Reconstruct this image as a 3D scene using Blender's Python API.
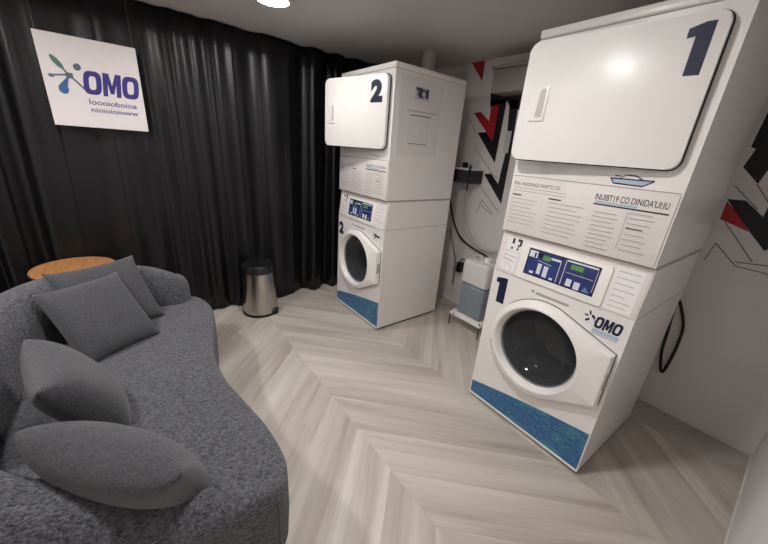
import bpy, bmesh, math, random
from mathutils import Vector, Matrix
random.seed(7)
for o in list(bpy.data.objects): bpy.data.objects.remove(o, do_unlink=True)
S = bpy.context.scene
COL = S.collection

# ---------------------------------------------------------------- camera (solved from the machine stacks)
FPX, YAW, PITCH, ROLL, CAMH = 325.295, .9032, .3569, .0771, 1.4397
cy_, sy_, cp_, sp_ = math.cos(YAW), math.sin(YAW), math.cos(PITCH), math.sin(PITCH)
Fw = Vector((-sy_*cp_, cy_*cp_, -sp_)); R0 = Vector((cy_, sy_, 0)); U0 = R0.cross(Fw)
Rt = R0*math.cos(ROLL)+U0*math.sin(ROLL); Up = -R0*math.sin(ROLL)+U0*math.cos(ROLL)
CAM = Vector((0, 0, CAMH))
cd = bpy.data.cameras.new('camera'); cam = bpy.data.objects.new('camera', cd); COL.objects.link(cam)
cd.sensor_fit = 'HORIZONTAL'; cd.sensor_width = 36; cd.lens = FPX/768*36; cd.clip_start = .02
M = Matrix((Rt, Up, -Fw)).transposed().to_4x4(); M.translation = CAM
cam.matrix_world = M
S.camera = cam

# ---------------------------------------------------------------- world, exposure
w = bpy.data.worlds.new('world'); S.world = w; w.use_nodes = True
w.node_tree.nodes['Background'].inputs[0].default_value = (.8, .85, 1, 1)
w.node_tree.nodes['Background'].inputs[1].default_value = .05
S.view_settings.view_transform = 'Standard'; S.view_settings.look = 'None'
S.view_settings.gamma = 1; S.view_settings.use_curve_mapping = False
S.view_settings.exposure = 0.10
LAMP_POWER = 235.0
LAMPS = [(-2.19, .79), (-.86, .46), (-1.75, -.80)]  # the last one is an unseen fill lamp, added to even out the light

def ray(x, y): return Fw+Rt*((x-384)/FPX)-Up*((y-272)/FPX)
def on_y(x, y, Y): d = ray(x, y); return CAM+d*(Y/d.y)
def on_x(x, y, X): d = ray(x, y); return CAM+d*(X/d.x)
def on_z(x, y, Z): d = ray(x, y); return CAM+d*((Z-CAMH)/d.z)

# ---------------------------------------------------------------- materials
def lin(r, g, b):
    f = lambda c: (c/255/12.92) if c/255 <= .04045 else ((c/255+.055)/1.055)**2.4
    return (f(r), f(g), f(b), 1)
class NT:
    def __init__(s, name):
        s.m = bpy.data.materials.new(name); s.m.use_nodes = True; s.t = s.m.node_tree
        s.b = s.t.nodes['Principled BSDF']
    def n(s, typ, **kw):
        nd = s.t.nodes.new(typ)
        for k, v in kw.items():
            if k in nd.inputs: nd.inputs[k].default_value = v
            else: setattr(nd, k, v)
        return nd
    def l(s, a, ao, b, bi): s.t.links.new(a.outputs[ao], b.inputs[bi])
MC = {}
def mat(name, rgb, rough=.5, metal=0, var=.03, scale=14, bump=0, bscale=60, emit=0, trans=0, ior=1.45, coat=0, alpha=1, spec=.5, sheen=0, stretch=(1, 1, 1)):
    if name in MC: return MC[name]
    k = NT(name); b = k.b; c = lin(*rgb)
    tc = k.n('ShaderNodeTexCoord'); mp = k.n('ShaderNodeMapping'); k.l(tc, 'Object', mp, 'Vector'); mp.inputs['Scale'].default_value = stretch
    nz = k.n('ShaderNodeTexNoise', Scale=scale, Detail=4.0); k.l(mp, 'Vector', nz, 'Vector')
    rp = k.n('ShaderNodeValToRGB')
    rp.color_ramp.elements[0].position = .3; rp.color_ramp.elements[1].position = .7
    rp.color_ramp.elements[0].color = tuple(max(0, x*(1-var)) for x in c[:3])+(1,)
    rp.color_ramp.elements[1].color = tuple(min(1, x*(1+var)) for x in c[:3])+(1,)
    k.l(nz, 'Fac', rp, 'Fac'); k.l(rp, 'Color', b, 'Base Color')
    b.inputs['Roughness'].default_value = rough; b.inputs['Metallic'].default_value = metal
    b.inputs['Specular IOR Level'].default_value = spec
    b.inputs['Transmission Weight'].default_value = trans; b.inputs['IOR'].default_value = ior
    b.inputs['Coat Weight'].default_value = coat; b.inputs['Alpha'].default_value = alpha
    b.inputs['Sheen Weight'].default_value = sheen
    if emit:
        b.inputs['Emission Color'].default_value = c; b.inputs['Emission Strength'].default_value = emit
    if bump:
        n2 = k.n('ShaderNodeTexNoise', Scale=bscale, Detail=5.0); k.l(mp, 'Vector', n2, 'Vector')
        bp = k.n('ShaderNodeBump', Strength=bump, Distance=.004); k.l(n2, 'Fac', bp, 'Height'); k.l(bp, 'Normal', b, 'Normal')
    MC[name] = k.m; return k.m

def plank_mat(name, ang):
    k = NT(name); b = k.b
    g = k.n('ShaderNodeNewGeometry'); oi = k.n('ShaderNodeObjectInfo')
    rot = k.n('ShaderNodeMapping'); rot.inputs['Rotation'].default_value = (0, 0, -ang); k.l(g, 'Position', rot, 'Vector')
    off = k.n('ShaderNodeCombineXYZ'); mul = k.n('ShaderNodeMath', operation='MULTIPLY'); mul.inputs[1].default_value = 9.0
    k.l(oi, 'Random', mul, 0); k.l(mul, 0, off, 'X'); k.l(mul, 0, off, 'Z')
    add = k.n('ShaderNodeVectorMath', operation='ADD'); k.l(rot, 'Vector', add, 0); k.l(off, 'Vector', add, 1)
    sc = k.n('ShaderNodeMapping'); sc.inputs['Scale'].default_value = (.38, 5.2, 1); k.l(add, 'Vector', sc, 'Vector')
    n1 = k.n('ShaderNodeTexNoise', Scale=1.6, Detail=4.0, Roughness=.55, Distortion=.35); k.l(sc, 'Vector', n1, 'Vector')
    sc2 = k.n('ShaderNodeMapping'); sc2.inputs['Scale'].default_value = (2.2, 60, 1); k.l(add, 'Vector', sc2, 'Vector')
    n2 = k.n('ShaderNodeTexNoise', Scale=2.0, Detail=3.0); k.l(sc2, 'Vector', n2, 'Vector')
    rp = k.n('ShaderNodeValToRGB'); e = rp.color_ramp.elements
    e[0].position = .30; e[0].color = lin(166, 155, 144); e[1].position = .68; e[1].color = lin(211, 203, 194)
    m1 = rp.color_ramp.elements.new(.47); m1.color = lin(191, 181, 171)
    k.l(n1, 'Fac', rp, 'Fac')
    r2 = k.n('ShaderNodeValToRGB'); r2.color_ramp.elements[0].position = .25; r2.color_ramp.elements[0].color = (.66, .62, .58, 1)
    r2.color_ramp.elements[1].position = .36; r2.color_ramp.elements[1].color = (1, 1, 1, 1); k.l(n2, 'Fac', r2, 'Fac')
    mx = k.n('ShaderNodeMix', data_type='RGBA', blend_type='MULTIPLY'); mx.inputs[0].default_value = .55
    k.l(rp, 'Color', mx, 6); k.l(r2, 'Color', mx, 7)
    hs = k.n('ShaderNodeHueSaturation'); mr = k.n('ShaderNodeMapRange'); mr.inputs['To Min'].default_value = .90; mr.inputs['To Max'].default_value = 1.06
    k.l(oi, 'Random', mr, 'Value'); k.l(mr, 'Result', hs, 'Value'); k.l(mx, 2, hs, 'Color')
    k.l(hs, 'Color', b, 'Base Color'); b.inputs['Roughness'].default_value = .42; b.inputs['Specular IOR Level'].default_value = .35
    bp = k.n('ShaderNodeBump', Strength=.06, Distance=.002); k.l(n2, 'Fac', bp, 'Height'); k.l(bp, 'Normal', b, 'Normal')
    return k.m

def boucle_mat(name, a, c, scale, strength):
    k = NT(name); b = k.b; tc = k.n('ShaderNodeTexCoord')
    vo = k.n('ShaderNodeTexVoronoi', Scale=scale); k.l(tc, 'Object', vo, 'Vector')
    nz = k.n('ShaderNodeTexNoise', Scale=scale*.6, Detail=5.0, Roughness=.7); k.l(tc, 'Object', nz, 'Vector')
    rp = k.n('ShaderNodeValToRGB'); rp.color_ramp.elements[0].position = .3; rp.color_ramp.elements[1].position = .72
    rp.color_ramp.elements[0].color = lin(*a); rp.color_ramp.elements[1].color = lin(*c); k.l(nz, 'Fac', rp, 'Fac')
    k.l(rp, 'Color', b, 'Base Color'); b.inputs['Roughness'].default_value = .95; b.inputs['Specular IOR Level'].default_value = .1
    b.inputs['Sheen Weight'].default_value = .25; b.inputs['Sheen Roughness'].default_value = .5
    ad = k.n('ShaderNodeMath', operation='SUBTRACT'); k.l(nz, 'Fac', ad, 0); k.l(vo, 'Distance', ad, 1)
    bp = k.n('ShaderNodeBump', Strength=strength, Distance=.006); k.l(ad, 0, bp, 'Height'); k.l(bp, 'Normal', b, 'Normal')
    return k.m

def wave_sticker_mat():
    k = NT('sea_wave_print'); b = k.b; tc = k.n('ShaderNodeTexCoord')
    mp = k.n('ShaderNodeMapping'); mp.inputs['Scale'].default_value = (1, 1, 2.2); k.l(tc, 'Object', mp, 'Vector')
    n1 = k.n('ShaderNodeTexNoise', Scale=40.0, Detail=7.0, Roughness=.75, Distortion=1.0); k.l(mp, 'Vector', n1, 'Vector')
    rp = k.n('ShaderNodeValToRGB'); e = rp.color_ramp.elements
    e[0].position = .3; e[0].color = lin(34, 76, 122); e[1].position = .70; e[1].color = lin(150, 186, 204)
    q = e.new(.48); q.color = lin(44, 96, 146); q = e.new(.6); q.color = lin(78, 128, 164); k.l(n1, 'Fac', rp, 'Fac')
    n2 = k.n('ShaderNodeTexNoise', Scale=6.0, Detail=5.0); k.l(mp, 'Vector', n2, 'Vector')
    r2 = k.n('ShaderNodeValToRGB'); r2.color_ramp.elements[0].position = .52; r2.color_ramp.elements[1].position = .74; k.l(n2, 'Fac', r2, 'Fac')
    n3 = k.n('ShaderNodeTexNoise', Scale=60.0, Detail=4.0); k.l(mp, 'Vector', n3, 'Vector')
    mu = k.n('ShaderNodeMath', operation='MULTIPLY'); k.l(r2, 'Color', mu, 0); k.l(n3, 'Fac', mu, 1)
    mx = k.n('ShaderNodeMix', data_type='RGBA'); k.l(mu, 0, mx, 0); k.l(rp, 'Color', mx, 6); mx.inputs[7].default_value = lin(96, 168, 140)
    k.l(mx, 2, b, 'Base Color'); b.inputs['Roughness'].default_value = .35
    return k.m

WHITE = mat('white_enamel', (236, 232, 228), .28, var=.01, coat=.15)
WHITE2 = mat('white_plastic', (240, 237, 233), .30, var=.01)
WHITE3 = mat('pale_panel_plastic', (228, 221, 217), .4, var=.01)
BEZEL = mat('bezel_plastic', (243, 240, 235), .3, var=.01)
GASKET = mat('black_gasket', (16, 16, 18), .6)
DARKGREY = mat('plinth_dark', (40, 40, 42), .6)
DRUM = mat('drum_steel', (150, 152, 156), .28, metal=.9, var=.15)
RUBBER = mat('grey_bellows_rubber', (96, 98, 100), .55)
GLASS = mat('smoked_door_glass', (160, 164, 168), .03, trans=.92, ior=1.25, var=.01)
NAVY = mat('navy_print', (24, 28, 62), .45)
INK = mat('grey_ink', (170, 163, 163), .6)
INKD = mat('dark_ink', (58, 54, 60), .6)
INKT = mat('teal_ink', (170, 195, 200), .6)
SEA = wave_sticker_mat()
SCREEN = mat('screen_navy', (44, 58, 112), .2, var=.25, scale=9)
SCREENB = mat('screen_black', (18, 20, 30), .2)
SCRW = mat('screen_white_print', (214, 220, 228), .3)
LCD = mat('lcd_green', (96, 150, 78), .3, var=.1)
CHROME = mat('brushed_steel', (190, 186, 180), .24, metal=1, var=.04, scale=30, stretch=(1, 1, .05))
LIDDK = mat('dark_lid_metal', (70, 70, 72), .25, metal=.8)
BLACKP = mat('black_plastic', (18, 18, 19), .4)
OAK = mat('oak_wood', (196, 138, 88), .4, var=.18, scale=6, stretch=(1, 9, 1))
CURT = mat('black_curtain_fabric', (15, 15, 18), .38, var=.12, scale=3, bump=.05, bscale=300, spec=.5, sheen=0)
WALL = mat('white_wall_film', (228, 224, 223), .45, var=.025, scale=3, bump=.02, bscale=200)
WALLR = mat('white_wall_paint', (236, 233, 232), .5, var=.02, scale=3)
CEIL = mat('ceiling_paint', (208, 204, 200), .85, var=.03, scale=2, bump=.05, bscale=120)
TRIM = mat('white_trim', (226, 222, 218), .45)
JOINT = mat('plank_joint', (150, 138, 126), .8)
BOUCLE = boucle_mat('grey_boucle', (38, 39, 43), (120, 121, 128), 150, 1.0)
CUSH = boucle_mat('grey_woven_cushion', (60, 61, 64), (94, 94, 98), 240, .4)
SIGNW = mat('sign_board_white', (238, 231, 229), .4, var=.01)
INDIGO = mat('indigo_print', (62, 52, 132), .45, var=.05)
MBLACK = mat('mural_black', (22, 20, 24), .45)
MRED = mat('mural_red', (176, 34, 48), .45)
MLINE = mat('mural_line', (120, 106, 112), .5)
LAMPM = mat('lamp_diffuser', (253, 250, 248), .5, var=0, emit=LAMP_POWER)
LAMPD = mat('lamp_diffuser_dim', (253, 250, 248), .5, var=0, emit=LAMP_POWER*.55)
LAMPR = mat('lamp_ring', (200, 198, 195), .4)
DUCT = mat('grey_duct_metal', (168, 164, 160), .4, metal=.3)
DUCTW = mat('white_duct', (180, 177, 174), .5)
PETW = mat('milky_plastic', (226, 226, 224), .35, trans=.15)
LIQ = mat('blue_grey_liquid', (126, 136, 144), .3, var=.05)
SMOKE = mat('smoked_acrylic', (96, 92, 96), .15, spec=.6, trans=.5, ior=1.1)
HOSE = mat('grey_hose', (120, 118, 118), .5)

# ---------------------------------------------------------------- mesh helpers
def mesh_obj(name, bm, m, parent=None, smooth=False, ang=35):
    bmesh.ops.recalc_face_normals(bm, faces=bm.faces[:])
    me = bpy.data.meshes.new(name); bm.to_mesh(me); bm.free()
    if smooth:
        me.shade_smooth(); me.set_sharp_from_angle(angle=math.radians(ang))
    o = bpy.data.objects.new(name, me); COL.objects.link(o); me.materials.append(m)
    if parent: o.parent = parent
    return o
def tag(o, label=None, cat=None, group=None, kind=None):
    if label: o['label'] = label
    if cat: o['category'] = cat
    if group: o['group'] = group
    if kind: o['kind'] = kind
    return o
def empty(name, loc=(0, 0, 0), rz=0):
    o = bpy.data.objects.new(name, None); COL.objects.link(o); o.location = loc; o.rotation_euler = (0, 0, rz); o.empty_display_size = .1
    return o
def add_box(bm, x0, x1, y0, y1, z0, z1, bev=0, seg=2):
    t = bmesh.new(); bmesh.ops.create_cube(t, size=1)
    for v in t.verts: v.co = Vector((x0+(v.co.x+.5)*(x1-x0), y0+(v.co.y+.5)*(y1-y0), z0+(v.co.z+.5)*(z1-z0)))
    if bev: bmesh.ops.bevel(t, geom=t.edges[:], offset=bev, segments=seg, affect='EDGES', profile=.5)
    me = bpy.data.meshes.new('t'); t.to_mesh(me); t.free(); bm.from_mesh(me); bpy.data.meshes.remove(me)
def box(name, x0, x1, y0, y1, z0, z1, m, parent=None, bev=0, seg=2):
    bm = bmesh.new(); add_box(bm, x0, x1, y0, y1, z0, z1, bev, seg); return mesh_obj(name, bm, m, parent, bool(bev), 40)
def prism_bm(bm, pts, v0, v1, bev=0, seg=3):
    """pts (u,z) polygon, extruded along y from v0 (front, smaller) to v1; bevel on the front rim"""
    t = bmesh.new()
    f = [t.verts.new((u, v0, z)) for u, z in pts]; b = [t.verts.new((u, v1, z)) for u, z in pts]
    ff = t.faces.new(f); t.faces.new(b[::-1]); n = len(pts)
    for i in range(n): t.faces.new((f[i], b[i], b[(i+1) % n], f[(i+1) % n]))
    if bev: bmesh.ops.bevel(t, geom=list(ff.edges), offset=bev, segments=seg, affect='EDGES', profile=.5)
    me = bpy.data.meshes.new('t'); t.to_mesh(me); t.free(); bm.from_mesh(me); bpy.data.meshes.remove(me)
def prism(name, pts, v0, v1, m, parent=None, bev=0, seg=3):
    bm = bmesh.new(); prism_bm(bm, pts, v0, v1, bev, seg); return mesh_obj(name, bm, m, parent, bool(bev), 40)
def rrect(u0, u1, z0, z1, r, n=6):
    P = []
    for cx, cz, a in ((u1-r, z1-r, 0), (u0+r, z1-r, 90), (u0+r, z0+r, 180), (u1-r, z0+r, 270)):
        for i in range(n+1):
            t = math.radians(a+90*i/n); P.append((cx+r*math.cos(t), cz+r*math.sin(t)))
    return P
def catmull(P, n=10, closed=False):
    P = [Vector(p) for p in P]; out = []; N = len(P)
    for i in range(N if closed else N-1):
        g = (lambda k: P[k % N]) if closed else (lambda k: P[max(0, min(N-1, k))])
        a, b, c, d = g(i-1), g(i), g(i+1), g(i+2)
        for j in range(n):
            t = j/n
            out.append(.5*((2*b)+(c-a)*t+(2*a-5*b+4*c-d)*t*t+(3*b-a-3*c+d)*t**3))
    if not closed: out.append(P[-1])
    return out
def tube_bm(bm, pts, r, n=8, closed=False):
    pts = [Vector(p) for p in pts]; rings = []; ref = Vector((0, 0, 1)); N = len(pts)
    for i, p in enumerate(pts):
        t = (pts[(i+1) % N]-pts[i-1]) if closed else (pts[min(i+1, N-1)]-pts[max(i-1, 0)])
        t.normalize()
        if abs(t.dot(ref)) > .95: ref = Vector((1, 0, 0)) if abs(t.x) < .9 else Vector((0, 1, 0))
        a = t.cross(ref).normalized(); b = t.cross(a).normalized(); ref = -b if False else ref
        rr = r[i] if isinstance(r, (list, tuple)) else r
        rings.append([bm.verts.new(p+a*rr*math.cos(2*math.pi*k/n)+b*rr*math.sin(2*math.pi*k/n)) for k in range(n)])
    for i in range(N if closed else N-1):
        A, B = rings[i], rings[(i+1) % N]
        for k in range(n): bm.faces.new((A[k], A[(k+1) % n], B[(k+1) % n], B[k]))
    if not closed: bm.faces.new(rings[0][::-1]); bm.faces.new(rings[-1])
def tube(name, pts, r, m, parent=None, n=8, closed=False):
    bm = bmesh.new(); tube_bm(bm, pts, r, n, closed); return mesh_obj(name, bm, m, parent, True, 60)
def lathe_bm(bm, prof, n=40, axis='z', c=(0, 0, 0)):
    rings = []
    for r, h in prof:
        ring = []
        for k in range(n):
            a = 2*math.pi*k/n
            if axis == 'z': co = (c[0]+r*math.cos(a), c[1]+r*math.sin(a), c[2]+h)
            else: co = (c[0]+r*math.cos(a), c[1]+h, c[2]+r*math.sin(a))
            ring.append(bm.verts.new(co))
            if r < 1e-6: break
        rings.append(ring)
    for A, B in zip(rings, rings[1:]):
        for k in range(n):
            q = [A[k % len(A)], A[(k+1) % n % len(A)], B[(k+1) % n % len(B)], B[k % len(B)]]
            q = [v for i, v in enumerate(q) if v not in q[:i]]
            if len(q) >= 3: bm.faces.new(q)
def lathe(name, prof, m, parent=None, n=40, axis='z', c=(0, 0, 0), ang=40):
    bm = bmesh.new(); lathe_bm(bm, prof, n, axis, c); return mesh_obj(name, bm, m, parent, True, ang)
def text_mesh(body, size, off=0, shear=0, space=1.0):
    cu = bpy.data.curves.new('lettering', 'FONT'); cu.body = body; cu.size = size; cu.offset = off; cu.shear = shear; cu.space_character = space
    cu.resolution_u = 4
    o = bpy.data.objects.new('lettering', cu); COL.objects.link(o)
    dg = bpy.context.evaluated_depsgraph_get(); me = bpy.data.meshes.new_from_object(o.evaluated_get(dg))
    bpy.data.objects.remove(o); bpy.data.curves.remove(cu); return me
def text(name, body, frame, u0, u1, z0, z1, m, parent, off=0, shear=0, space=1.0, lift=.0006):
    """fit lettering into the rectangle (u0..u1, z0..z1) of a frame(u, z, out)->Vector"""
    me = text_mesh(body, .1, off, shear, space)
    xs = [v.co.x for v in me.vertices]; ys = [v.co.y for v in me.vertices]
    a, b, c, d = min(xs), max(xs), min(ys), max(ys)
    for v in me.vertices:
        v.co = frame(u0+(v.co.x-a)/(b-a)*(u1-u0), z0+(v.co.y-c)/(d-c)*(z1-z0), lift)
    me.materials.clear(); me.materials.append(m); me.name = name
    o = bpy.data.objects.new(name, me); COL.objects.link(o); o.parent = parent
    return o
def polys(name, plist, frame, m, parent, lift=.0006):
    bm = bmesh.new()
    for i, P in enumerate(plist):
        bm.faces.new([bm.verts.new(frame(u, z, lift+i*.00012)) for u, z in P])
    me = bpy.data.meshes.new(name); bm.to_mesh(me); bm.free(); me.materials.append(m)
    o = bpy.data.objects.new(name, me); COL.objects.link(o); o.parent = parent
    if len(plist) > 1: o['kind'] = 'stuff'
    return o
def each(name, plist, frame, m, parent, lift=.0006):
    for i, P in enumerate(plist): polys(name, [P], frame, m, parent, lift+i*.00008)
def rect(u0, u1, z0, z1): return [(u0, z0), (u1, z0), (u1, z1), (u0, z1)]
def line(a, b, t):
    dx, dz = b[0]-a[0], b[1]-a[1]; L = math.hypot(dx, dz); nx, nz = -dz/L*t/2, dx/L*t/2
    return [(a[0]+nx, a[1]+nz), (b[0]+nx, b[1]+nz), (b[0]-nx, b[1]-nz), (a[0]-nx, a[1]-nz)]
def ell(cx, cz, a, b, rot=0, n=18, p=0):
    P = []
    for k in range(n):
        t = 2*math.pi*k/n; x = a*math.cos(t)*(1-p*math.sin(t)); y = b*math.sin(t); c, s = math.cos(rot), math.sin(rot)
        P.append((cx+x*c-y*s, cz+x*s+y*c))
    return P

def omo(frame, u0, u1, z0, z1, m, parent, name, shear=0, lift=.0008):
    W3 = (u1-u0)/3.04; H3 = z1-z0
    def T(x, y): return (u0+W3*x+shear*(y-.5)*H3, z0+H3*y)
    def sup(cx, a, b, n=28):
        P = []
        for k in range(n):
            t = 2*math.pi*k/n; c, s_ = math.cos(t), math.sin(t)
            P.append((cx+a*math.copysign(abs(c)**.6, c), .5+b*math.copysign(abs(s_)**.6, s_)))
        return P
    for cx in (.48, 2.56):
        A, B = sup(cx, .48, .5), sup(cx, .19, .29); n = len(A)
        bm = bmesh.new(); va = [bm.verts.new(frame(*T(*p), lift)) for p in A]; vb = [bm.verts.new(frame(*T(*p), lift)) for p in B]
        for k in range(n): bm.faces.new((va[k], va[(k+1) % n], vb[(k+1) % n], vb[k]))
        mesh_obj(name, bm, m, parent)
    Mp = [(1.02, 0), (1.28, 0), (1.28, .55), (1.42, .12), (1.62, .12), (1.76, .55), (1.76, 0), (2.02, 0), (2.02, 1), (1.70, 1), (1.52, .48), (1.34, 1), (1.02, 1)]
    bm = bmesh.new(); bm.faces.new([bm.verts.new(frame(*T(*p), lift)) for p in Mp]); mesh_obj(name, bm, m, parent)

# ---------------------------------------------------------------- room shell
XL, XR, YB, YF, ZC = -3.04, .215, 2.52, -1.45, 2.2
fl = box('floor', XL-.1, XR+.1, YF-.1, YB+.1, -.06, -.006, JOINT); tag(fl, 'pale wood-look chevron plank floor', 'floor', kind='structure')
PM = [plank_mat('pale_oak_plank_a', math.radians(45)), plank_mat('pale_oak_plank_b', math.radians(-45))]
def clip(P, ax, lim, keep_less):
    out = []
    for i in range(len(P)):
        a, b = P[i-1], P[i]; ia = (a[ax] <= lim) == keep_less; ib = (b[ax] <= lim) == keep_less
        if ia != ib:
            t = (lim-a[ax])/(b[ax]-a[ax]); out.append((a[0]+(b[0]-a[0])*t, a[1]+(b[1]-a[1])*t))
        if ib: out.append(b)
    return out
CW, PW, X0 = .74, .30, -1.43
for k in range(-4, 3):
    ya = .79+CW*k; yb = ya+CW; dirn = 1 if k % 2 == 0 else -1
    base = X0 if dirn == 1 else X0+CW
    for n in range(-12, 14):
        xa = base+PW*n; g = .0006
        P = [(xa+g, ya), (xa+PW-g, ya), (xa+PW-g+dirn*CW, yb), (xa+g+dirn*CW, yb)]
        for ax, lim, less in ((0, XL, False), (0, XR, True), (1, YF, False), (1, YB, True)):
            if P: P = clip(P, ax, lim, less)
        if len(P) < 3: continue
        ar = abs(sum(P[i-1][0]*P[i][1]-P[i][0]*P[i-1][1] for i in range(len(P))))/2
        if ar < .0008: continue
        bm = bmesh.new(); top = [bm.verts.new((x, y, 0)) for x, y in P]; bot = [bm.verts.new((x, y, -.006)) for x, y in P]
        bm.faces.new(top); bm.faces.new(bot[::-1])
        for i in range(len(P)): bm.faces.new((top[i-1], top[i], bot[i], bot[i-1]))
        mesh_obj('plank', bm, PM[0 if dirn == 1 else 1], fl)

tag(box('ceiling', XL-.1, XR+.1, YF-.1, YB+.1, ZC, ZC+.08, CEIL), 'plain pale grey ceiling', 'ceiling', kind='structure')
tag(box('wall_left', XL-.1, XL, YF-.1, YB+.1, 0, ZC, WALLR), 'plain wall behind the black curtain', 'wall', kind='structure')
wb = tag(box('wall_back', XL, XR, YB, YB+.1, 0, ZC, WALL), 'white wall with black and red chevron mural behind the machines', 'wall', kind='structure')
tag(box('wall_right', XR, XR+.1, YF-.1, YB+.1, 0, ZC, WALLR), 'plain white side wall', 'wall', kind='structure')
tag(box('wall_front', XL, XR, YF-.1, YF, 0, ZC, WALLR), 'plain white wall behind the sofa', 'wall', kind='structure')
tag(box('baseboard_back', XL, XR, YB-.008, YB, 0, .022, TRIM), 'thin white strip along the foot of the mural wall', 'baseboard', kind='structure')
tag(box('baseboard_right', XR-.006, XR, YF, YB-.008, 0, .022, TRIM), 'thin white strip along the foot of the side wall', 'baseboard', kind='structure')

# mural pieces printed on the back wall (photo pixels cast onto the wall plane)
WY = YB-.0012
def mural(px, m, name='mural_stripe'):
    P = [on_y(x, y, WY) for x, y in px]
    bm = bmesh.new(); f = bm.faces.new([bm.verts.new(p) for p in P]); r = bmesh.ops.extrude_face_region(bm, geom=[f])
    for v in [g for g in r['geom'] if isinstance(g, bmesh.types.BMVert)]: v.co.y = YB-.0002
    return mesh_obj(name, bm, m, wb)
mural([(471, 61), (486, 57), (482, 81)], MRED)
mural([(474, 113), (481, 112), (489, 121), (492, 100), (500, 100), (492.5, 142)], MRED)
mural([(477.5, 132.6), (486, 132), (492.5, 142), (500, 100), (507, 100), (494.7, 163)], MBLACK)
mural([(484, 174), (491, 173.5), (498, 184), (505.5, 153), (510, 100), (519, 100), (511, 153), (501, 204)], MBLACK)
mural([(491, 88), (526, 88), (521, 110), (510, 108), (507, 101), (490, 107)], MBLACK)
mural([(768, 112), (751, 147), (756, 149), (743, 167), (758, 184), (775, 160), (790, 110)], MBLACK)
mural([(727, 199), (746, 200.5), (763, 217), (772, 200), (790, 215), (780, 245), (764, 251), (749, 231)], MBLACK)
mural([(727, 201), (720, 219), (749, 232), (740, 216)], MRED)
for a, b in (((475, 147), (493, 175)), ((493, 175), (497, 178)), ((479, 184), (499, 213)), ((481, 205), (492, 215)), ((476, 213), (482, 200)), ((482, 200), (492, 213)), ((466, 113), (476, 133)),
             ((704, 260), (716, 243)), ((716, 243), (735, 266)), ((735, 266), (775, 276)), ((735, 262), (768, 266)), ((735, 186), (758, 210)), ((757, 184), (770, 205)), ((725, 222), (752, 262))):
    A, B = on_y(*a, WY), on_y(*b, WY); L = line((A.x, A.z), (B.x, B.z), .005)
    o = polys('mural_line', [L], lambda u, z, q: Vector((u, WY, z)), MLINE, wb, 0)

# ---------------------------------------------------------------- black curtain
def curtain():
    bm = bmesh.new(); ny, nz = 760, 14; rng = random.Random(3); grid = []
    ph = [rng.uniform(0, 6.28) for _ in range(8)]
    for i in range(ny+1):
        y = YF+.03+(YB-.08-YF)*i/ny; col = []
        for j in range(nz+1):
            z = .006+(ZC-.012)*j/nz; f = 1-j/nz
            q = y+.02*math.sin(1.3*z+ph[0]+2*y)*f+.03*f*f*math.sin(3.1*y+ph[1])
            wv = 2*math.pi*(q/.30+.30*math.sin(2.1*q+ph[2])+.24*math.sin(5.3*q+ph[3]))
            s = math.sin(wv); s = math.copysign(abs(s)**.55, s)
            d = .042*s*(.6+.4*math.sin(2.7*q+ph[4]))+.012*math.sin(2*wv+ph[5])+.018*math.sin(3*q+ph[6])
            col.append(bm.verts.new((-2.945+d*(.75+.4*f), y, z)))
        grid.append(col)
    for i in range(ny):
        for j in range(nz): bm.faces.new((grid[i][j], grid[i+1][j], grid[i+1][j+1], grid[i][j+1]))
    o = mesh_obj('curtain', bm, CURT, None, True, 180)
    so = o.modifiers.new('thickness', 'SOLIDIFY'); so.thickness = .002
    tag(o, 'long black pleated curtain covering the whole side wall down to the floor', 'curtain')
curtain()

# ---------------------------------------------------------------- hanging sign
def sign():
    X = -2.85; y0, y1, z0, z1 = -.303, .150, 1.442, 1.918
    t = tag(empty('hanging_sign', (X, (y0+y1)/2, z0)), 'white square board with indigo lettering hung in front of the black curtain', 'sign')
    cyy = (y0+y1)/2
    box('board', -.006, .006, y0-cyy, y1-cyy, 0, z1-z0, SIGNW, t, .0015, 1)
    fr = lambda u, z, q: Vector((.006+q, u-cyy, z-z0))
    omo(fr, -.132, .134, 1.627, 1.754, INDIGO, t, 'brand_letter', .12)
    text('small_lettering', 'loooioboioa', fr, -.124, .107, 1.572, 1.602, INDIGO, t, off=.001)
    text('small_lettering', 'ninioioioww', fr, -.122, .108, 1.530, 1.556, INDIGO, t, off=.001)
    ST = mat('logo_steel', (92, 106, 122), .4); GR = mat('logo_green', (88, 124, 112), .4, var=.15); BL = mat('logo_blue', (60, 104, 160), .4, var=.1)
    polys('logo_hub', [rect(-.203, -.172, 1.699, 1.728), line((-.178, 1.705), (-.118, 1.636), .010)], fr, ST, t)
    polys('logo_petal', [line((-.200, 1.716), (-.275, 1.703), .009), rect(-.277, -.255, 1.694, 1.711)], fr, ST, t)
    polys('logo_petal', [ell(-.230, 1.775, .014, .040, .62), line((-.192, 1.718), (-.216, 1.756), .010)], fr, GR, t, .0016)
    polys('logo_petal', [ell(-.226, 1.640, .022, .026, 0), [(-.244, 1.655), (-.207, 1.650), (-.193, 1.704), (-.2, 1.704)]], fr, BL, t, .0022)
    polys('logo_petal', [ell(-.146, 1.764, .017, .019, -.5)], fr, ST, t)
    for yy in (y0+.012, y1-.012):
        tube('hanging_wire', [(0, yy-cyy, z1-z0-.002), (-.0, yy-cyy, ZC-z0)], .0008, HOSE, t, 5)
sign()

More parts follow.
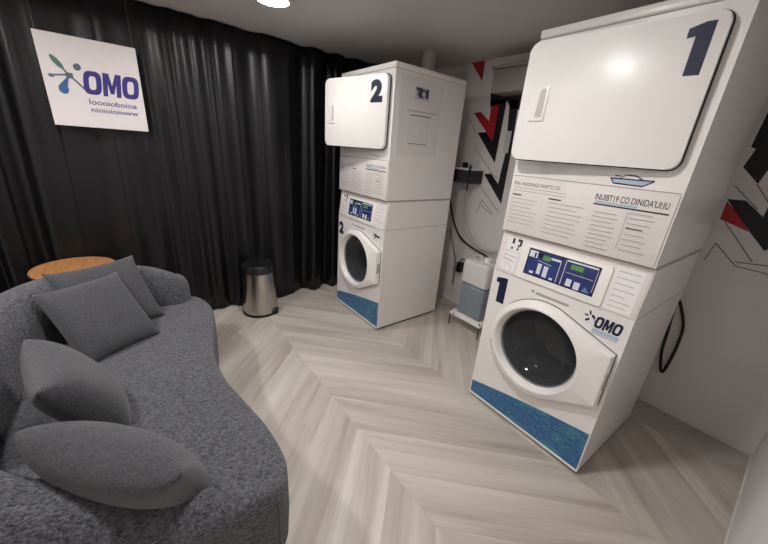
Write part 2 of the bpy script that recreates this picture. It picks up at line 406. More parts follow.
# ---------------------------------------------------------------- stacked washer and dryer
W, D = .680, .700
def plate_hole(bm, u0, u1, z0, z1, cx, cz, r, v, depth):
    A = [2*math.pi*i/64 for i in range(64)]+[math.atan2(z-cz, u-cx) % (2*math.pi) for u in (u0, u1) for z in (z0, z1)]
    A = sorted(set(A)); outer, inner, back = [], [], []
    for a in A:
        c, s = math.cos(a), math.sin(a); t = 1e9
        if c > 1e-9: t = min(t, (u1-cx)/c)
        if c < -1e-9: t = min(t, (u0-cx)/c)
        if s > 1e-9: t = min(t, (z1-cz)/s)
        if s < -1e-9: t = min(t, (z0-cz)/s)
        outer.append(bm.verts.new((cx+c*t, v, cz+s*t))); inner.append(bm.verts.new((cx+c*r, v, cz+s*r))); back.append(bm.verts.new((cx+c*r, v+depth, cz+s*r)))
    n = len(A)
    for i in range(n):
        j = (i+1) % n
        bm.faces.new((outer[i], outer[j], inner[j], inner[i])); bm.faces.new((inner[i], inner[j], back[j], back[i]))
def cabinet(bm, prof, open_u=None):
    """side profile (v,z) extruded over the width, front face left open where prof marks it"""
    n = len(prof); L = [bm.verts.new((0, v, z)) for v, z in prof]; Rr = [bm.verts.new((W, v, z)) for v, z in prof]
    bm.faces.new(L); bm.faces.new(Rr[::-1])
    for i in range(1, n): bm.faces.new((L[i-1], L[i], Rr[i], Rr[i-1]))   # the segment n-1 -> 0 is the open front
DCX, DCZ = .335, .540
def door_outline(a, grow=0, R=.256):
    tab = [(.662, .695), (.662, .428)]
    c, s = math.cos(a), math.sin(a); best = R
    # convex hull of circle and tab: support test by ray marching
    pts = [(DCX+R*math.cos(2*math.pi*k/180), DCZ+R*math.sin(2*math.pi*k/180)) for k in range(180)]+tab
    return pts
def hull(pts):
    pts = sorted(set(pts)); 
    def half(P):
        h = []
        for p in P:
            while len(h) >= 2 and (h[-1][0]-h[-2][0])*(p[1]-h[-2][1])-(h[-1][1]-h[-2][1])*(p[0]-h[-2][0]) <= 0: h.pop()
            h.append(p)
        return h[:-1]
    return half(pts)+half(pts[::-1])
HULL = hull(door_outline(0))
def hull_r(a):
    c, s = math.cos(a), math.sin(a)
    for i in range(len(HULL)):
        (x1, y1), (x2, y2) = HULL[i-1], HULL[i]; x1 -= DCX; x2 -= DCX; y1 -= DCZ; y2 -= DCZ
        dx, dy = x2-x1, y2-y1; den = c*dy-s*dx
        if abs(den) < 1e-12: continue
        t = (x1*dy-y1*dx)/den; k = (x1*s-y1*c)/den
        if t > 0 and -1e-6 <= k <= 1+1e-6: return t
    return .248

def machine_stack(loc, rz, number, door_deg, label):
    t = tag(empty('stacked_washer_dryer', loc, rz), label, 'washing machine', 'stacked washer dryers along the mural wall')
    F = lambda u, z, q: Vector((u, -q, z))
    # plinth
    box('plinth', .012, W-.012, .012, D-.02, 0, .022, DARKGREY, t)
    # washer cabinet
    bm = bmesh.new()
    cabinet(bm, [(0, .02), (D, .02), (D, 1.082), (.026, 1.082), (0, .862)])
    plate_hole(bm, 0, W, .02, .862, DCX, DCZ, .215, 0, .05)
    bmesh.ops.remove_doubles(bm, verts=bm.verts[:], dist=1e-5)
    ed = [e for e in bm.edges if all(abs(v.co.y) < 1e-5 for v in e.verts) and all(min(abs(v.co.x), abs(v.co.x-W)) < 1e-5 for v in e.verts)]
    bmesh.ops.bevel(bm, geom=ed, offset=.009, segments=3, affect='EDGES', profile=.5)
    mesh_obj('washer_cabinet', bm, WHITE, t, True, 30)
    box('cabinet_seam', -.0015, W+.0015, .03, D+.0005, 1.080, 1.094, mat('seam_grey', (168, 162, 158), .5), t)
    box('side_crease', W-.0005, W+.0008, .006, D-.004, .8665, .8695, mat('seam_grey', (168, 162, 158), .5), t)
    # dryer cabinet
    bm = bmesh.new()
    cabinet(bm, [(0, 1.092), (D, 1.092), (D, 1.946), (0, 1.946)])
    plate_hole(bm, 0, W, 1.092, 1.946, .34, 1.69, .22, 0, .05)
    bmesh.ops.remove_doubles(bm, verts=bm.verts[:], dist=1e-5)
    ed = [e for e in bm.edges if all(abs(v.co.y) < 1e-5 for v in e.verts) and all(min(abs(v.co.x), abs(v.co.x-W)) < 1e-5 for v in e.verts)]
    bmesh.ops.bevel(bm, geom=ed, offset=.014, segments=4, affect='EDGES', profile=.5)
    mesh_obj('dryer_cabinet', bm, WHITE, t, True, 30)
    lathe('dryer_drum', [(.22, .05), (.27, .06), (.27, .5), (0, .5)], DRUM, t, 40, 'y', (.34, 0, 1.69))
    bm = bmesh.new(); add_box(bm, -.004, W+.004, -.006, D+.002, 1.948, 1.984, .009, 3)
    mesh_obj('top_cap', bm, WHITE2, t, True, 40)
    # washer drum with ribs and lifters, bellows
    lathe('bellows', [(.214, .002), (.206, .03), (.186, .055), (.2, .085), (.24, .1)], RUBBER, t, 48, 'y', (DCX, 0, DCZ))
    dr = lathe('washer_drum', [(.24, .1), (.245, .12), (.245, .42), (.20, .425), (.19, .41), (.06, .41), (.05, .39), (0, .39)], DRUM, t, 48, 'y', (DCX, 0, DCZ))
    for k in range(3):
        a = math.radians(90+120*k+20); bm = bmesh.new()
        tube_bm(bm, [(DCX+.235*math.cos(a), .13, DCZ+.235*math.sin(a)), (DCX+.235*math.cos(a), .4, DCZ+.235*math.sin(a))], .03, 10)
        mesh_obj('drum_lifter', bm, DRUM, dr, True, 60)
    # washer door: round port with a straight-edged tab towards the latch side
    N = 96; AA = sorted(set([2*math.pi*k/N for k in range(N)]+[math.atan2(z-DCZ, u-DCX) % (2*math.pi) for u, z in ((.662, .695), (.662, .428))]))
    bm = bmesh.new(); rings = []
    spec = [(1, 0, -.002), (1, 0, -.030), (1, -.004, -.040), (1, -.012, -.044), (0, .236, -.047), (0, .226, -.053), (0, .219, -.051), (0, .211, -.036), (0, .202, -.012), (0, .198, -.002)]
    for kind, o_, v in spec:
        ring = []
        for a in AA:
            r = hull_r(a)+o_ if kind else o_
            ring.append(bm.verts.new((DCX+r*math.cos(a), v, DCZ+r*math.sin(a))))
        rings.append(ring)
    for A, B in zip(rings, rings[1:]):
        for i in range(len(AA)):
            j = (i+1) % len(AA); bm.faces.new((A[i], A[j], B[j], B[i]))
    wd = mesh_obj('washer_door', bm, WHITE2, t, True, 32)
    gp = [(DCX+(hull_r(a)+.0035)*math.cos(a), DCZ+(hull_r(a)+.0035)*math.sin(a)) for a in AA]; gi = [(DCX+.22*math.cos(a), DCZ+.22*math.sin(a)) for a in AA]
    bm = bmesh.new(); V = [[bm.verts.new((u, v, z)) for u, z in L] for L, v in ((gp, -.0005), (gp, -.004), (gi, -.004))]
    for A, B in zip(V, V[1:]):
        for i in range(len(AA)): bm.faces.new((A[i], A[(i+1) % len(AA)], B[(i+1) % len(AA)], B[i]))
    mesh_obj('door_gap_shade', bm, mat('gap_shade_grey', (88, 84, 82), .7), wd, True, 30)  # dark rim plate standing in for the shadow line behind the door
    lathe('door_glass', [(.203, -.014), (.198, .0), (.176, .03), (.14, .06), (.10, .08), (.05, .09), (0, .092), (0, .088), (.05, .086), (.10, .076), (.137, .056), (.172, .026), (.193, -.004), (.198, -.014), (.203, -.014)], GLASS, wd, 64, 'y', (DCX, 0, DCZ), 60)
    bm = bmesh.new()
    arc = [(DCX+.246*math.cos(math.radians(a)), -.0455, DCZ+.246*math.sin(math.radians(a))) for a in range(195, 292, 4)]
    tube_bm(bm, arc, .004, 6); mesh_obj('door_grip', bm, mat('grip_shade', (205, 200, 196), .4), wd, True, 60)
    box('door_latch', .655, .664, -.034, -.004, .52, .60, mat('latch_grey', (178, 172, 168), .4), wd, .001, 1)
    # kick sticker
    top = [(.006+(.668)*i/12, .112+.145*(i/12)+.008*math.sin(math.pi*i/12)) for i in range(13)]
    prism('sea_sticker', [(.006, .030), (.674, .030)]+top[::-1], -.0012, .0005, SEA, t)
    prism('kick_rim', [(0.0, .018), (W, .018), (W, .030), (0, .030)], -.006, .001, WHITE2, t, .002, 2)
    # control panel on its own slope
    th = math.atan2(.026, .220); c_, s_ = math.cos(th), math.sin(th)
    def PF(u, z, q): h = (z-.862); return Vector((u, h*s_-q*c_, .862+h*c_-q*-s_*0+q*s_))
    def pbox(name, u0, u1, z0, z1, q0, q1, m, parent, bev=0, r=.0):
        b2 = bmesh.new(); prism_bm(b2, rrect(u0, u1, z0, z1, r) if r else rect(u0, u1, z0, z1), -q1, -q0, bev, 2)
        for v in b2.verts: v.co = PF(v.co.x, v.co.z, -v.co.y)
        return mesh_obj(name, b2, m, parent, True, 30)
    cp = pbox('control_panel', .004, W-.004, .868, 1.080, 0, .005, WHITE3, t, .002)
    pbox('bezel', .132, .548, .872, 1.052, .004, .011, BEZEL, cp, .003, .008)
    pbox('screen', .172, .507, .902, 1.036, .010, .0118, SCREENB, cp)
    q = .0122
    for u0, u1 in ((.178, .338), (.362, .500)):
        polys('screen_area', [rect(u0, u1, .908, 1.030)], PF, SCREEN, cp, q)
    polys('screen_area', [rect(.341, .360, .908, 1.030)], PF, mat('screen_violet', (60, 52, 108), .25), cp, q)
    each('screen_frame_line', [line((.3385, .909), (.3385, 1.008), .003), line((.361, .908), (.361, 1.028), .003), rect(.364, .498, 1.022, 1.030), rect(.290, .338, 1.006, 1.016), line((.499, .92), (.499, 1.02), .002)], PF, SCRW, cp, q+.0004)
    polys('lcd_display', [rect(.250, .287, .995, 1.017)], PF, LCD, cp, q+.0006); polys('lcd_display', [rect(.385, .440, .992, 1.014)], PF, LCD, cp, q+.0006)
    each('screen_icon', [rect(.180, .222, .994, 1.027), rect(.236, .256, .920, .972), rect(.268, .290, .914, .968), rect(.202, .222, .914, .926), rect(.306, .322, .912, .922),
                          rect(.384, .408, .912, .946), rect(.420, .446, .908, .942), line((.23, .985), (.30, .978), .002), line((.37, .972), (.49, .972), .002)], PF, SCRW, cp, q+.0005)
    each('screen_icon', [[(.456, .910), (.492, .910), (.470, .934)]], PF, mat('icon_blue', (90, 130, 170), .3), cp, q+.0005)
    each('screen_icon', [rect(.206, .214, .996, 1.02), rect(.225, .247, 1.004, 1.024)], PF, SCREENB, cp, q+.0009)
    q = .0056
    polys('instruction_label', [rect(.556, .658, .876, 1.062)], PF, mat('label_white', (238, 234, 232), .4), cp, q)
    each('printed_line', [rect(.566, .566+L, z-.0025, z) for z, L in ((1.046, .08), (1.020, .085), (.994, .07), (.968, .082), (.942, .055), (.918, .08), (.896, .072))], PF, INK, cp, q+.0004)
    each('instruction_label', [rect(.030, .118, .884, .984), rect(.036, .128, .994, 1.062)], PF, mat('label_white', (238, 234, 232), .4), cp, q)
    each('warning_mark', [rect(.066, .080, 1.030, 1.058), rect(.066, .078, 1.000, 1.012), rect(.096, .122, 1.046, 1.060), rect(.110, .122, 1.024, 1.05), rect(.100, .110, 1.000, 1.012), rect(.102, .112, 1.016, 1.030)], PF, INKD, cp, q+.0005)
    polys('printed_line', [line((.036, .966), (.108, .962), .003), line((.04, .945), (.10, .936), .004), line((.05, .918), (.07, .925), .002), line((.06, .896), (.068, .922), .002), line((.068, .922), (.098, .9), .002), line((.092, .895), (.095, .918), .002)], PF, INK, cp, q+.0005)
    # front decals of the washer
    polys('maker_line', [rect(.262, .425, .815, .828)], F, INK, t); polys('maker_line', [rect(.236, .252, .818, .832)], F, INK, t)
    if number == 1:
        polys('number_decal', [[(.050, .686), (.098, .686), (.098, .836), (.072, .836), (.030, .826), (.030, .800), (.050, .800)]], F, NAVY, t, .0008)
        omo(F, .548, .652, .774, .830, NAVY, t, 'brand_letter', .12, .001)
        each('brand_splash', [ell(.520, .832, .004, .011, .25), ell(.508, .816, .009, .004, -.1), ell(.516, .796, .012, .005, .8), ell(.536, .818, .010, .006, -.8), line((.54, .812), (.556, .782), .003)], F, NAVY, t, .001)
        polys('brand_underline', [rect(.545, .650, .750, .770)], F, mat('pale_blue_print', (176, 192, 214), .4), t, .0008)
        polys('printed_line', [rect(.545, .648, .744, .747)], F, INK, t, .0008)
    else:
        text('number_decal', '2', F, .014, .092, .700, .812, NAVY, t, off=.006, lift=.001)
        polys('brand_decal', [line((.552, .812), (.628, .800), .018), line((.56, .776), (.58, .80), .01)], F, INKD, t, .0008)
    # dryer front strip, boat drawing, instruction panel
    box('front_line', .006, W-.006, -.0008, .0005, 1.369, 1.373, mat('seam_grey', (168, 162, 158), .5), t)
    ip = box('instruction_panel', .006, W-.006, -.007, .0, 1.094, 1.366, WHITE3, t, .003, 2)
    IP = lambda u, z, q: Vector((u, -.007-q, z))
    if number == 1:
        polys('boat_drawing', [line((.436, 1.402), (.585, 1.404), .005), line((.440, 1.400), (.452, 1.384), .004), line((.452, 1.384), (.552, 1.382), .005), line((.552, 1.382), (.585, 1.404), .004), line((.47, 1.404), (.49, 1.419), .003), line((.49, 1.419), (.525, 1.417), .004), line((.525, 1.417), (.548, 1.404), .004), line((.452, 1.412), (.47, 1.413), .004)], F, NAVY, t, .0008)
        polys('boat_drawing', [[(.452, 1.386), (.552, 1.384), (.58, 1.401), (.444, 1.4)]], F, mat('pale_blue_print', (176, 192, 214), .4), t, .0005)
        text('panel_heading', "INUIBT19 CO DINIDA'UI:IU", IP, .405, .655, 1.312, 1.338, INKD, ip, off=.001)
        text('panel_heading', 'IMAL ANODINGE PANPTO CO', IP, .022, .252, 1.328, 1.344, INKD, ip)
    else:
        text('panel_heading', 'INUIBT19 CO DINIDA', IP, .405, .655, 1.312, 1.332, INKD, ip)
        polys('boat_drawing', [line((.436, 1.402), (.56, 1.400), .006)], F, INK, t, .0008)
    polys('heading_bar', [rect(.405, .662, 1.292, 1.298)], IP, INKD, ip); polys('heading_bar', [rect(.41, .56, 1.300, 1.309)], IP, INKT, ip)
    rng = random.Random(5+number); P = []
    def block(u0, u1, za, zb, n):
        for i in range(n):
            z = za+(zb-za)*i/(n-1); P.append(rect(u0, u0+(u1-u0)*rng.uniform(.7, 1), z-.0012, z+.0012))
    block(.022, .30, 1.316, 1.302, 2); block(.022, .185, 1.262, 1.145, 7); block(.215, .385, 1.268, 1.130, 8); block(.415, .515, 1.264, 1.118, 9); block(.545, .635, 1.262, 1.135, 7)
    P += [line((.537, 1.280), (.535, 1.13), .0018), line((.537, 1.280), (.62, 1.280), .0025)]
    polys('printed_text', P, IP, INK, ip)
    each('printed_text', [rect(.022, .072, 1.278, 1.284), rect(.212, .27, 1.282, 1.288), rect(.545, .6, 1.22, 1.224)], IP, INKD, ip)
    # dryer door, hinged on the right, standing ajar
    HU = .642; bm = bmesh.new()
    prism_bm(bm, rrect(.018-HU, .640-HU, 1.447, 1.914, .034), -.032, -.008, .006, 3)
    dd = mesh_obj('dryer_door', bm, WHITE2, t, True, 35); dd.location = (HU, -.002, 0); dd.rotation_euler = (0, 0, math.radians(door_deg))
    prism('gasket', rrect(.014-HU, .6445-HU, 1.4425, 1.9185, .038), -.0085, -.001, GASKET, dd)
    prism('liner', rrect(.060-HU, .600-HU, 1.48, 1.88, .06), -.002, .016, mat('liner_grey', (200, 198, 196), .4), dd)
    DF = lambda u, z, q: Vector((u-HU, -.032-q, z))
    # moulded pull; the shade of its recess is a darker flat plate
    hp = [(.070, 1.608), (.138, 1.608), (.138, 1.740), (.110, 1.740), (.098, 1.728)]
    prism('handle', [(u-HU, z) for u, z in hp], -.040, -.031, WHITE2, dd, .004, 2)
    prism('handle_recess_shade', [(u-HU, z) for u, z in [(.098, 1.622), (.128, 1.622), (.128, 1.732), (.112, 1.732), (.104, 1.722)]], -.0404, -.039, mat('recess_shade', (196, 190, 183), .5), dd)
    if number == 1:
        polys('number_decal', [[(.566, 1.738), (.608, 1.738), (.608, 1.886), (.584, 1.886), (.544, 1.873), (.544, 1.846), (.566, 1.849)]], DF, NAVY, dd, .0008)
    else:
        text('number_decal', '2', DF, .492, .600, 1.742, 1.882, NAVY, dd, off=.007, lift=.001)
    return t

s1 = machine_stack((-.979, 1.555, 0), -.0135, 1, 5.5, 'stacked washer and dryer marked 1, with brand logo and boat drawing')
s2 = machine_stack((-2.5955, 1.4727, 0), .0135, 2, 12.5, 'stacked washer and dryer marked 2, dryer door ajar, stickers on its side')
# side panel, sticker and notice on stack 2
SD = lambda v, z, q: Vector((W+q, v, z))
box('side_panel', W-.002, W+.002, .045, .455, 1.42, 1.925, mat('white_enamel_panel', (228, 223, 219), .3, var=.01), s2, .001, 1)
polys('picture_sticker', [rect(.182, .316, 1.788, 1.868)], SD, mat('sticker_pale', (196, 198, 206), .4), s2, .0025)
each('picture_sticker', [ell(.250, 1.828, .045, .028, .2), rect(.19, .245, 1.842, 1.862), rect(.285, .31, 1.80, 1.86)], SD, mat('sticker_navy', (66, 66, 88), .4, var=.3, scale=60), s2, .003)
polys('picture_sticker', [ell(.262, 1.826, .016, .018)], SD, mat('sticker_pale', (196, 198, 206), .4), s2, .0034)
polys('paper_notice', [rect(.150, .345, 1.496, 1.700)], SD, mat('notice_paper', (226, 221, 218), .6), s2, .0026)
each('printed_line', [rect(.155, .355, 1.682, 1.690), rect(.155, .34, 1.497, 1.502)], SD, mat('notice_ink', (136, 126, 116), .6), s2, .0032)
box('notice_rail', W+.001, W+.004, .122, .41, 1.709, 1.716, mat('rail_beige', (190, 182, 172), .5), s2)
box('side_clip', W-.001, W+.004, .672, .692, 1.866, 1.886, WHITE2, s2)

# ---------------------------------------------------------------- sofa
def sofa():
    t = tag(empty('curved_sofa', (-1.55, -.15, 0)), 'curved dark grey boucle sofa with low wrap-around back', 'sofa')
    O = Vector((-1.55, -.15, 0))
    front = [(-.735, .05), (-.727, .185), (-.748, .243), (-.83, .278), (-1.0, .272), (-1.18, .238), (-1.36, .205), (-1.54, .200), (-1.74, .225), (-1.94, .268), (-2.10, .29), (-2.25, .27), (-2.36, .21), (-2.41, .08),
             (-2.40, -.15), (-2.30, -.36), (-2.10, -.52), (-1.8, -.60), (-1.4, -.62), (-1.08, -.56), (-.86, -.38), (-.76, -.15)]
    C = catmull([(x, y, 0) for x, y in front], 8, True); n = len(C)
    nrm = []
    for i in range(n):
        tg = (C[(i+1) % n]-C[i-1]).normalized(); nrm.append(Vector((tg.y, -tg.x, 0)))
    ctr = Vector((-1.5, -.1, 0))
    if sum(nrm[i].dot(C[i]-ctr) for i in range(n)) < 0: nrm = [-q for q in nrm]
    bm = bmesh.new(); rings = []
    for ins, z in ((.05, .03), (.02, .05), (.0, .12), (-.006, .25), (-.005, .385), (-.003, .408), (.001, .418), (.008, .4245), (.02, .4265), (.06, .427)):
        rings.append([bm.verts.new(C[i]-nrm[i]*ins+Vector((0, 0, z))-O) for i in range(n)])
    for A, B in zip(rings, rings[1:]):
        for i in range(n): bm.faces.new((A[i], A[(i+1) % n], B[(i+1) % n], B[i]))
    bm.faces.new(rings[0][::-1])
    spine = catmull([(-.98, -.05, 0), (-1.15, -.16, 0), (-1.5, -.22, 0), (-1.9, -.16, 0), (-2.15, -.02, 0)], 12)
    def near(p): return min(spine, key=lambda q: (q-p).length)
    prev = rings[-1]; top = [(v.co+O) for v in prev]; tgt = [near(Vector((p.x, p.y, 0))) for p in top]
    for f in (.25, .5, .75, .97):
        ring = [bm.verts.new(Vector((top[i].x+(tgt[i].x-top[i].x)*f, top[i].y+(tgt[i].y-top[i].y)*f, .426+.006*f))-O) for i in range(n)]
        for i in range(n): bm.faces.new((prev[i], prev[(i+1) % n], ring[(i+1) % n], ring[i]))
        prev = ring
    bm.faces.new(prev)
    mesh_obj('seat', bm, BOUCLE, t, True, 60)
    # back: swept rounded wall, low at the near end, dropping at the far end
    path = [(-.805, .02, .455, .068), (-.822, -.12, .53, .088), (-.87, -.29, .625, .102), (-.98, -.45, .69, .106), (-1.17, -.555, .70, .108), (-1.42, -.60, .725, .11), (-1.70, -.59, .73, .11), (-1.96, -.535, .73, .11), (-2.18, -.41, .725, .11), (-2.32, -.22, .70, .11), (-2.36, -.02, .665, .105), (-2.33, .13, .60, .095)]
    xy = catmull([(p[0], p[1], 0) for p in path], 8); hw = catmull([(p[2], p[3], 0) for p in path], 8)
    m = len(xy); bm = bmesh.new(); rings = []; K = 28
    def section(p, tg, h, wd, sc=1.0, push=0):
        nn = Vector((tg.y, -tg.x, 0)); ring = []   # points outwards or inwards, symmetric apart from lean
        zc = (.20+h)/2; hz = (h-.20)/2
        for k in range(K):
            a = 2*math.pi*k/K; ca, sa = math.cos(a), math.sin(a); e = .62
            x = wd*math.copysign(abs(ca)**e, ca)*sc; z = hz*math.copysign(abs(sa)**e, sa)*(sc*.5+.5)
            x *= 1-.22*max(0, sa); ring.append(bm.verts.new(p+nn*x+tg*push+Vector((0, 0, zc+z))-O))
        return ring
    def tan(i): return (xy[min(i+1, m-1)]-xy[max(i-1, 0)]).normalized()
    for s in (.0, .3, .55, .75, .9): rings.append(section(xy[0], tan(0), hw[0].x, hw[0].y, max(.05, s), -.07*math.sqrt(1-s*s)))
    for i in range(m): rings.append(section(xy[i], tan(i), hw[i].x, hw[i].y))
    for s in (.9, .75, .55, .3, .0): rings.append(section(xy[-1], tan(m-1), hw[-1].x, hw[-1].y, max(.05, s), .075*math.sqrt(1-s*s)))
    for A, B in zip(rings, rings[1:]):
        for k in range(K): bm.faces.new((A[k], A[(k+1) % K], B[(k+1) % K], B[k]))
    bm.faces.new(rings[0]); bm.faces.new(rings[-1][::-1])
    mesh_obj('backrest', bm, BOUCLE, t, True, 70)
    tube('seam', [Vector((-.724, .215, z))-O+Vector((.0, .0, 0)) for z in (.08, .2, .3, .37)], .004, CUSH, t, 6)
    for x, y in ((-.95, .12), (-2.15, .1), (-1.0, -.42), (-2.1, -.4)):
        lathe('foot', [(0, 0), (.025, 0), (.03, .04), (0, .04)], BLACKP, t, 14, 'z', (x-O.x, y-O.y, 0))
sofa()

def cushion(center, e1, e2, size, thick, label, sag=0, seed=0):
    e1 = Vector(e1).normalized(); e2 = Vector(e2); e2 = (e2-e1*e2.dot(e1)).normalized(); nn = e1.cross(e2)
    bm = bmesh.new(); N = 26; rng = random.Random(seed); ph = [rng.uniform(0, 6) for _ in range(4)]
    def pt(i, j, s):
        u = -1+2*i/N; v = -1+2*j/N
        uu = math.sin(u*math.pi/2)*.35+u*.65; vv = math.sin(v*math.pi/2)*.35+v*.65
        px = uu*(1-.085*(1-v*v)**1.0*abs(uu)**3); py = vv*(1-.085*(1-u*u)**1.0*abs(vv)**3)
        f = max(0, (1-abs(u)**2.4)*(1-abs(v)**2.4))**.52
        h = s*thick/2*f*(1+.05*math.sin(3*u+ph[0])*math.sin(2.5*v+ph[1]))
        bend = -sag*(u*u)*.5
        return Vector((px*size[0]/2, py*size[1]/2, h+bend))
    T = [[None]*(N+1) for _ in range(N+1)]; B = [[None]*(N+1) for _ in range(N+1)]
    for i in range(N+1):
        for j in range(N+1):
            T[i][j] = bm.verts.new(pt(i, j, 1)); rim = i in (0, N) or j in (0, N)
            B[i][j] = T[i][j] if rim else bm.verts.new(pt(i, j, -1))
    for i in range(N):
        for j in range(N):
            bm.faces.new((T[i][j], T[i+1][j], T[i+1][j+1], T[i][j+1])); bm.faces.new((B[i][j], B[i][j+1], B[i+1][j+1], B[i+1][j]))
    o = mesh_obj('cushion', bm, CUSH, None, True, 180)
    Mx = Matrix((e1, e2, nn)).transposed().to_4x4(); Mx.translation = Vector(center); o.matrix_world = Mx
    tag(o, label, 'cushion', 'grey cushions on the sofa'); return o
cushion((-1.935, -.215, .575), (-.53, .85, 0), (-.22, -.15, .30), (.355, .41), .14, 'large square grey cushion leaning flat in front of another cushion', seed=1)
cushion((-2.13, -.185, .595), (-.45, .89, 0), (-.20, -.12, .33), (.40, .40), .12, 'square grey cushion half hidden behind the large square one, against the sofa end', seed=2)
cushion((-1.375, -.265, .570), (.97, .22, -.04), (.04, -.50, .85), (.36, .35), .16, 'plump grey cushion tilted against the sofa back, pointed corner up', seed=3)
cushion((-.925, -.135, .566), (.66, .74, -.16), (.16, -.10, .34), (.43, .31), .17, 'lens-shaped grey cushion lying in the bend of the sofa beside a plump one', seed=4)

# ---------------------------------------------------------------- side table behind the sofa
def side_table():
    c = (-2.71, -.37, 0); t = tag(empty('side_table', c), 'round oak side table standing between sofa and curtain', 'table')
    lathe('table_top', [(0, .585), (.19, .585), (.205, .59), (.208, .60), (.203, .607), (0, .607)], OAK, t, 48)
    lathe('table_leg', [(0, .012), (.02, .012), (.02, .585), (0, .585)], BLACKP, t, 16)
    lathe('table_base', [(0, 0), (.15, 0), (.15, .008), (.14, .012), (0, .012)], BLACKP, t, 32)
side_table()

# ---------------------------------------------------------------- pedal bin
def pedal_bin():
    c = (-2.735, .77, 0); t = tag(empty('pedal_bin', c), 'steel pedal bin with dark lid standing by the black curtain', 'bin')
    lathe('base_ring', [(0, 0), (.152, 0), (.155, .012), (.150, .022), (0, .022)], BLACKP, t, 48)
    lathe('bin_body', [(.147, .020), (.143, .06), (.136, .16), (.131, .28), (.129, .385), (0, .385)], CHROME, t, 56)
    lathe('bin_lid', [(.131, .386), (.134, .392), (.134, .425), (.128, .447), (.112, .458), (.104, .455), (0, .452)], LIDDK, t, 56)
    d = Vector((.80, .60, 0)); p = d*.150
    bm = bmesh.new(); lathe_bm(bm, [(0, .012), (.034, .012), (.036, .022), (.030, .045), (.015, .056), (0, .058)], 20, 'z', (p.x*.92, p.y*.92, 0))
    mesh_obj('pedal', bm, BLACKP, t, True, 50)
pedal_bin()

# ---------------------------------------------------------------- things between the machine stacks
def container():
    st = tag(empty('low_stand', (-1.535, 2.24, 0)), 'low white tray stand on thin black legs between the two machine stacks', 'stand')
    x0, x1, y0, y1 = -.165, .165, -.11, .15
    box('tray', x0, x1, y0, y1, .105, .135, WHITE2, st, .004, 2)
    for x in (x0+.006, x1-.006):
        for y in (y0+.006, y1-.006): tube('leg', [(x, y, 0), (x, y, .150)], .005, BLACKP, st, 8)
    box('tray_catch', x0+.045, x0+.055, y0-.002, y0+.001, .112, .128, BLACKP, st)
    ct = tag(empty('detergent_container', (-1.535, 2.26, .135)), 'milky plastic container half full of blue-grey liquid on the low stand', 'container')
    box('liquid', -.125, .125, -.095, .095, .002, .285, LIQ, ct, .018, 3)
    box('body', -.130, .130, -.10, .10, .287, .50, PETW, ct, .03, 4)
    lathe('cap', [(0, 0), (.032, 0), (.032, .03), (.028, .035), (0, .035)], WHITE2, ct, 24, 'z', (.04, 0, .499))
    tube('grip', [(-.09, 0, .495), (-.085, 0, .525), (-.05, 0, .535), (-.02, 0, .525), (-.015, 0, .495)], .009, PETW, ct, 8)
container()
def shelf():
    t = tag(empty('wall_rack', (-1.97, 2.50, 1.19)), 'small smoked acrylic rack on the mural wall above the cables', 'rack')
    box('top_plate', -.19, .095, -.172, .02, .142, .156, WHITE2, t, .002, 1)
    box('tray', -.19, .088, -.15, .018, .03, .141, SMOKE, t, .004, 1)
    box('bracket', .086, .100, -.186, -.168, .10, .186, BLACKP, t, .002, 1)
    box('bracket', .066, .080, -.158, -.150, -.03, .145, BLACKP, t, .002, 1)
    box('back_stop', -.12, -.08, -.03, .0, .153, .2, BLACKP, t, .002, 1)
shelf()
Yc = 2.47
def cable(px, r, m, name, label, n=8, Y=Yc):
    P = catmull([on_y(x, y, Y) for x, y in px], 8)
    return tag(tube(name, P, r, m, None, n), label, 'cable')
cable([(450, 200), (454, 222), (461, 238), (474, 249), (487, 257), (493, 268), (497, 285)], .009, BLACKP, 'power_cable', 'thick black cable sagging across the wall between the two machine stacks', 8)
cable([(450, 228), (453, 246), (455, 262), (452, 284)], .007, HOSE, 'drain_hose', 'thin grey hose hanging straight down beside machine stack 2')
cable([(464, 190), (463, 212), (466, 230), (474, 243), (484, 250), (496, 252)], .010, mat('pale_hose', (196, 192, 190), .5), 'water_hose', 'pale hose curving down from the smoked wall rack')
cable([(466, 262), (463, 259), (460, 261)], .005, BLACKP, 'plug_lead', 'short black lead running into the wall plug')
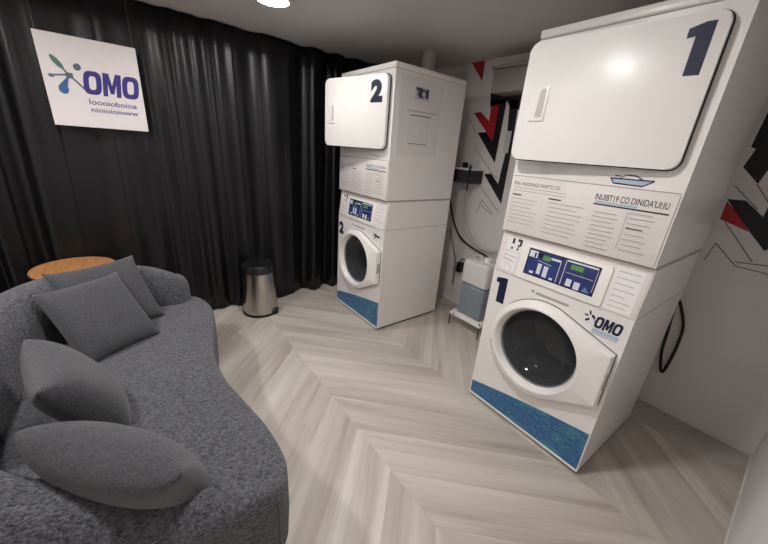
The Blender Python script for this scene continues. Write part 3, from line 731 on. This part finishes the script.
pp = on_y(459.5, 267, 2.49)
tag(box('power_plug', pp.x-.028, pp.x+.028, 2.47, YB, pp.z-.05, pp.z+.05, BLACKP, None, .006, 2), 'black power plug low on the wall beside the container', 'plug')
Pl = [on_y(x, y, 2.495) for x, y in ((678, 300), (682, 312), (683, 328), (677, 346), (668, 364), (662, 372), (660.5, 366), (662, 350), (668, 330), (672, 316))]
tag(tube('cable_loop', catmull(Pl, 8, True), .008, BLACKP, None, 8, True), 'black cable loop hanging on the wall behind machine stack 1', 'cable')
# papers / duct at the top of the back wall
cd_ = [on_y(x, y, YB-.002) for x, y in ((507, 131), (512, 131), (509.5, 153), (504.5, 153))]
tag(box('wall_card', cd_[0].x, cd_[1].x, YB-.004, YB-.0015, cd_[3].z, cd_[0].z, mat('card_white', (206, 204, 204), .5), None), 'small white card on the black mural stripe', 'card')
a = on_y(494, 70, 2.34); b = on_y(492, 93, 2.34)
dt = tag(empty('exhaust_duct', (a.x, 2.43, b.z)), 'grey box duct under the ceiling above the mural', 'duct')
box('duct_body', 0, .85, -.09, .088, 0, a.z-b.z, DUCT, dt, .006, 2)
box('duct_lip', -.01, .86, -.11, .088, a.z-b.z+.002, a.z-b.z+.022, DUCT, dt, .004, 1)
tag(lathe('vent_pipe', [(0, 0), (.06, 0), (.06, ZC-1.986), (0, ZC-1.986)], DUCTW, None, 32, 'z', (-2.26, 2.08, 1.985)), 'white round vent pipe rising from machine stack 2 to the ceiling', 'pipe')

# ---------------------------------------------------------------- ceiling lights
for i, (x, y) in enumerate(LAMPS):
    t = tag(empty('ceiling_light', (x, y, ZC)), ['round flat ceiling light near the black curtain', 'round flat ceiling light above the open floor', 'unseen round fill light added behind the sofa'][i], 'light', 'round ceiling lights')
    lathe('housing', [(0, 0), (.105, 0), (.105, -.022), (.095, -.026), (.088, -.026), (.088, -.01)], LAMPR, t, 40)
    lathe('diffuser', [(0, -.022), (.086, -.022), (.086, -.018), (0, -.018)], LAMPD if i == 0 else LAMPM, t, 40)
